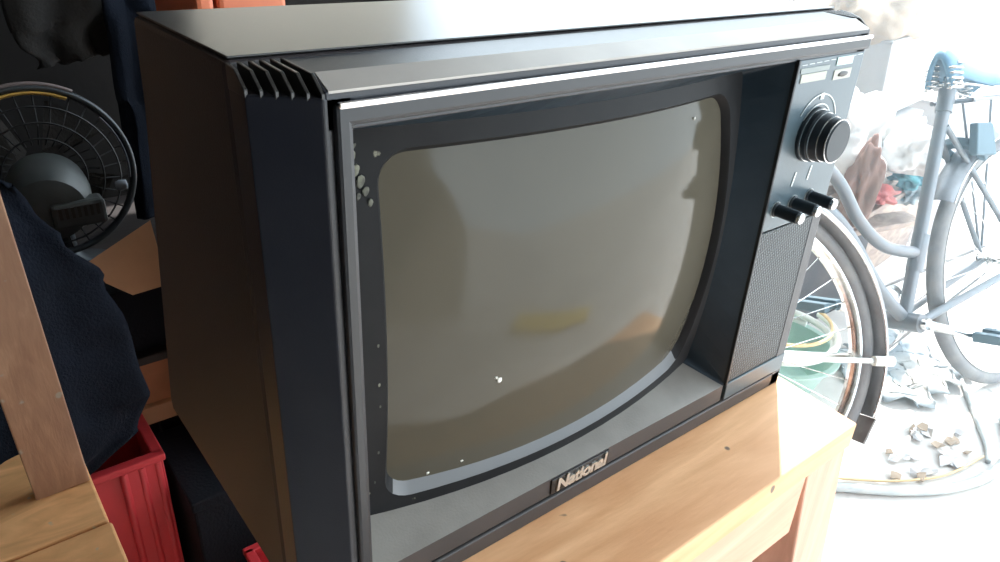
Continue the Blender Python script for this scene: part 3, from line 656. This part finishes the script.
for s in (-1, 1): g.tube(bez([P(-.165, .845, .03 * s), P(-.22, .850, .03 * s), P(-.30, .835, .045 * s), P(-.40, .812, .055 * s)]), .004, 8)
g.tube([P(-.21, .850, -.035), P(-.21, .850, .035)], .012, 10)
part('springs', g, M['chrome'], so, smooth=True)
g = G().ring(P(-.27, .675, 0), S2, (U * math.cos(.9) + F * math.sin(.9)), .042, [(.014, -.012), (.014, .012), (-.008, .012), (-.008, -.012)], R(-35), R(215), 24, False)
vs = [P(-.275 + a_, .71 + b_, c_) for a_, b_, c_ in ((-.035, -.05, -.062), (.055, -.04, -.062), (.050, .04, -.062), (-.02, .035, -.062), (-.035, -.05, -.040), (.055, -.04, -.040), (.050, .04, -.040), (-.02, .035, -.040))]
g.add(vs, [(0, 3, 2, 1), (4, 5, 6, 7), (0, 1, 5, 4), (1, 2, 6, 5), (2, 3, 7, 6), (3, 0, 4, 7)])
part('wheel_lock', g, M['pedal'], bk, bevel=.004, label='blue-grey wheel lock above the rear tyre')
# cranks, chain ring, pedals, kick stand
g = G().ring(P(0, .28, .052), F, U, .085, [(.006, -.002), (.006, .002), (-.006, .002), (-.006, -.002)], n=48)
for k in range(5): a = k * 2 * PI / 5; g.tube([P(0, .28, .052), P(.082 * math.cos(a), .28 + .082 * math.sin(a), .052)], .005, 6)
part('chain_ring', g, M['chrome'], bk)
ca = R(-158); cu_, cv = math.cos(ca), math.sin(ca)
g = G().tube([P(0, .28, -.05), P(.165 * cu_, .28 + .165 * cv, -.075)], [.013, .010], 12); g.tube([P(0, .28, .05), P(-.165 * cu_, .28 - .165 * cv, .075)], [.013, .010], 12); g.tube([P(0, .28, -.062), P(0, .28, .062)], .015, 14)
ck = part('cranks', g, M['chrome'], bk, smooth='auto')
def pedal(u, v, s0):
    s = 1 if s0 > 0 else -1; g = G()
    for du in (-.028, .016):
        vs = [P(u + a_, v + b_, s0 + c_ * s) for c_ in (.012, .105) for (a_, b_) in ((du, -.012), (du + .020, -.012), (du + .020, .012), (du, .012))]
        g.add(vs, [(0, 1, 2, 3), (7, 6, 5, 4), (0, 1, 5, 4), (1, 2, 6, 5), (2, 3, 7, 6), (3, 0, 4, 7)])
    g.tube([P(u, v, s0), P(u, v, s0 + .108 * s)], .006, 8)
    part('pedal', g, M['pedal'], bk, bevel=.002, label='blue-grey rubber block pedal')
pedal(.165 * cu_ * 1.15, .28 + .165 * cv, -.075); pedal(-.165 * cu_, .28 - .165 * cv, .075)
# chain
g = G().tube([P(0, .365, .052), P(-.46, .39, .052)], .004, 6); g.tube([P(0, .195, .052), P(-.46, .31, .052)], .004, 6)
part('chain', g, M['tyre'], bk)
g = G().ring(P(-.46, .35, .052), F, U, .038, [(.004, -.002), (.004, .002), (-.03, .002), (-.03, -.002)], n=32); part('sprocket', g, M['chrome'], bk)
# carrier over the rear wheel
g = G()
for s in (-.05, 0, .05): g.tube([P(-.22, .808, s), P(-.62, .800, s)], .006, 8)
for u in (-.23, -.42, -.60): g.tube([P(u, .805, -.055), P(u, .805, .055)], .004, 8)
for s in (-1, 1): g.tube([P(-.50, .803, .05 * s), P(-.46, .35, .062 * s)], .004, 8); g.tube([P(-.36, .805, .05 * s), P(-.46, .35, .062 * s)], .004, 8)
part('carrier', g, M['fender'], bk, smooth='auto')

# ------------------------------------------------------------------ junk pile behind the bicycle
GP = 'junk heaped behind the bicycle'
def rbox(name, m, c, size, rz, rx, label, cat, flaps=False, ry=0):
    t = thing(name, label, cat, GP, loc=c); rot = (Mx.Rotation(R(rz), 3, 'Z') @ Mx.Rotation(R(rx), 3, 'X') @ Mx.Rotation(R(ry), 3, 'Y')); h = V(size) / 2
    g = G().box(V(c) - h, V(c) + h, rot); part('box_body', g, m, t, bevel=.004)
    if flaps:
        g = G(); c2 = V(c) + rot @ V((0, 0, h.z + .003)); hh = V((h.x * 1.02, h.y * 1.02, .003)); g.box(c2 - hh, c2 + hh, rot); part('lid', g, m, t, bevel=.002)
        g = G(); c3 = c2 + rot @ V((0, 0, .0035)); hh = V((h.x * 1.0, .02, .0006)); g.box(c3 - hh, c3 + hh, rot); part('tape_strip', g, M['beige'], t)
    return t
rbox('crate', M['plank'], (2.56, .98, .20), (.60, .44, .398), 6, 0, 'brown wooden crate at the bottom of the junk pile behind the bicycle frame', 'crate')
rbox('crate', M['boxdark'], (2.00, .82, .145), (.44, .30, .288), 0, 0, 'dark crate on the floor seen through the front wheel spokes', 'crate')
rbox('carton', M['carton'], (2.52, 1.0, .70), (.50, .34, .24), 8, -4, 'white closed carton on top of the junk pile left of the saddle', 'carton', True)
rbox('carton', M['carton'], (2.42, 1.0, .49), (.52, .40, .17), 2, 0, 'flat pale carton under the upper white carton of the pile', 'carton')
rbox('carton', M['carton'], (3.16, 1.05, .28), (.52, .46, .558), 4, 0, 'tall pale carton standing behind the rear wheel', 'carton', True)
for i, (c, sz, rz, rx, ry, lb) in enumerate((((2.10, .70, .415), (.52, .07, .018), 10, -8, 4, 'pale scrap plank lying highest across the pile behind the bicycle tube'),
                                     ((2.16, .685, .355), (.60, .09, .016), 4, -12, -3, 'pale scrap plank lying lower across the pile above the curved tube'),
                                     ((2.20, .68, .290), (.56, .08, .02), -5, 5, 6, 'lowest tilted scrap plank behind the bottom bracket'))):
    g = G().box(V(c) - V(sz) / 2, V(c) + V(sz) / 2, Mx.Rotation(R(rz), 3, 'Z') @ Mx.Rotation(R(rx), 3, 'X') @ Mx.Rotation(R(ry), 3, 'Y'))
    tag(obj('plank', g, M['plank'], bevel=.003, loc=c), lb, 'plank', 'scrap planks on the pile')
lump('sack', M['white'], (2.02, .78, .56), (.17, .13, .16), 2.1, .5, 1.9, 'lumpy white plastic sack in the pile beside the tuning knob', 'sack', sub=5, fine=.14)
lump('sack', M['white'], (2.28, .66, .53), (.09, .08, .09), 7.7, .5, 2.1, 'smaller white bag in the pile left of the teal rag', 'sack', sub=5, fine=.14)
lump('sack', M['beige'], (2.40, .93, .90), (.20, .13, .12), 4.4, .4, 1.5, 'beige cloth sack at the very top of the junk pile', 'sack', sub=5)
lump('rag', M['teal'], (2.38, .66, .43), (.07, .045, .045), 1.3, .8, 2.5, 'crumpled teal rag in the junk pile', 'rag', sub=4, fine=.2)
lump('rag', M['redrag'], (2.18, .66, .40), (.05, .04, .028), 5.3, .7, 2.5, 'small faded red rag on the planks', 'rag', sub=4, fine=.2)
lump('rag', M['pinkcloth'], (1.90, .60, .49), (.050, .04, .14), 8.3, .5, 1.8, 'pinkish brown cloth hanging beside the television knobs', 'rag', sub=5)
lump('rag', M['sheet'], (2.42, .66, .36), (.08, .04, .035), 9.3, .6, 2.8, 'pale grey rag below the teal rag', 'rag', sub=4, fine=.2)

# basin with coiled hoses, seen through the front wheel
bs = thing('basin', 'green plastic basin on the floor seen through the front wheel', 'basin', loc=(1.575, .57, 0))
part('bowl', G().lathe([(.12, .002), (.158, .105), (.172, .109), (.172, .115), (.155, .114), (.115, .012), (.0, .010)], (1.575, .57, 0), (0, 0, 1), 48, capb=False), M['basin'], bs, smooth='auto')
def coil(name, c, r, n, rt, m, label, z0, dz=.0, jit=.01, seed=0):
    pts = []
    for k in range(int(n * 40)):
        a = 2 * PI * k / 40; q = r + jit * noise.noise(V((a * .35, seed, 0)))
        pts.append((c[0] + q * math.cos(a), c[1] + q * math.sin(a), z0 + dz * a / (2 * PI) + .006 * noise.noise(V((a * .6, seed, 4)))))
    return tag(obj(name, G().tube(pts, rt, 10), m, smooth=True, loc=(c[0], c[1], z0)), label, 'hose', 'garden hoses')
coil('hose', (1.575, .57), .150, 2.0, .009, M['hosewhite'], 'white hose coiled on the green basin', .127, .02, .03, 3)
coil('hose', (1.575, .58), .140, 1.0, .005, M['hoseyellow'], 'orange-yellow hose loop on top of the basin', .182, .01, .03, 5)
# hoses and debris on the floor
pts = bez([(1.00, .50, .012), (1.20, .30, .012), (1.32, .195, .012), (1.42, .11, .012), (1.53, .045, .012), (1.66, .01, .012), (1.80, .02, .012), (1.92, .08, .012)])
tag(obj('hose', G().tube(pts, .011, 10), M['hosegrey'], smooth=True, loc=(1.5, .1, 0)), 'grey hose curving across the sunlit floor beside the table', 'hose', 'garden hoses')
pts = bez([(1.02, .53, .008), (1.22, .33, .008), (1.35, .215, .008), (1.45, .135, .008), (1.57, .075, .008), (1.72, .05, .008)])
tag(obj('hose', G().tube(pts, .003, 8), M['hoseyellow'], smooth=True, loc=(1.5, .15, 0)), 'thin yellow hose alongside the grey floor hose', 'hose', 'garden hoses')
pts = bez([(2.04, .235, .006), (1.93, .165, .006), (1.84, .105, .006), (1.76, .055, .006), (1.71, .035, .006)])
tag(obj('cord', G().tube(pts, .0065, 8), M['hosegrey'], smooth=True, loc=(1.9, .1, 0)), 'short grey cord lying below the rear wheel', 'cord')
g = G().box((.72, -1.28, .004), (1.34, -1.08, .028), Mx.Rotation(R(38), 3, 'Z'))
tag(obj('board', g, M['yellow_board'], bevel=.003, loc=(1.03, -1.18, 0)), 'yellow board on the floor, seen as a soft yellow reflection in the screen', 'board')
rr = random.Random(12)
for i in range(26):
    a = rr.uniform(0, 6.28); q = rr.uniform(0, 1) ** .6; x = 1.60 + .17 * q * math.cos(a); y = .135 + .085 * q * math.sin(a); s = rr.uniform(.012, .035)
    ang = rr.uniform(0, 3.14); g = G(); vs = []
    for k in range(5):
        b = ang + 2 * PI * k / 5; rad = s * rr.uniform(.5, 1.1); vs.append((x + rad * math.cos(b), y + rad * math.sin(b) * .7, .002 + rr.uniform(.0, .012)))
    vs += [(p[0], p[1], p[2] + .0015) for p in vs]
    g.add(vs, [(4, 3, 2, 1, 0), (5, 6, 7, 8, 9)] + [(k, (k + 1) % 5, 5 + (k + 1) % 5, 5 + k) for k in range(5)])
    tag(obj('scrap', g, M['scrap'] if i % 3 else M['beige'], loc=(x, y, 0)), 'small torn paper scrap on the bright floor below the bicycle', 'scrap', 'litter scraps under the bicycle')
g = G(); nx, ny = 30, 24; vs = []
for j in range(ny + 1):
    for i in range(nx + 1):
        x = 1.76 + .34 * i / nx + .03 * math.sin(j * .7); y = .23 + .28 * j / ny + .02 * math.sin(i * .9)
        vs.append((x, y, .012 + .03 * abs(noise.noise(V((x * 7, y * 7, 1)))) + .012 * noise.noise(V((x * 22, y * 22, 4)))))
o = obj('plastic_sheet', g.add(vs, [(j * (nx + 1) + i, j * (nx + 1) + i + 1, (j + 1) * (nx + 1) + i + 1, (j + 1) * (nx + 1) + i) for j in range(ny) for i in range(nx)]), M['sheet'], smooth=True, loc=(1.8, .35, 0))
s_ = o.modifiers.new('solid', 'SOLIDIFY'); s_.thickness = .002
tag(o, 'crumpled pale blue plastic sheet on the floor under the bicycle', 'sheet')

# ------------------------------------------------------------------ scatter volume added to imitate lens veiling glare
hz = bpy.data.materials.new('glare_veil'); hz.use_nodes = True; nt = hz.node_tree; nt.nodes.clear()
ou = nt.nodes.new('ShaderNodeOutputMaterial'); vo = nt.nodes.new('ShaderNodeVolumeScatter'); vo.inputs['Color'].default_value = (.62, .86, 1, 1)
vo.inputs['Density'].default_value = .09; vo.inputs['Anisotropy'].default_value = .5; nt.links.new(vo.outputs[0], ou.inputs['Volume'])
import os
HAZE = not os.environ.get('NOHAZE')
if HAZE:
    o = obj('glare_haze', G().box((1.25, -.6, .003), (3.6, 2.2, 1.6)), hz); tag(o, 'thin added haze imitating lens glare towards the sunlit yard', 'glare_haze', kind='stuff')
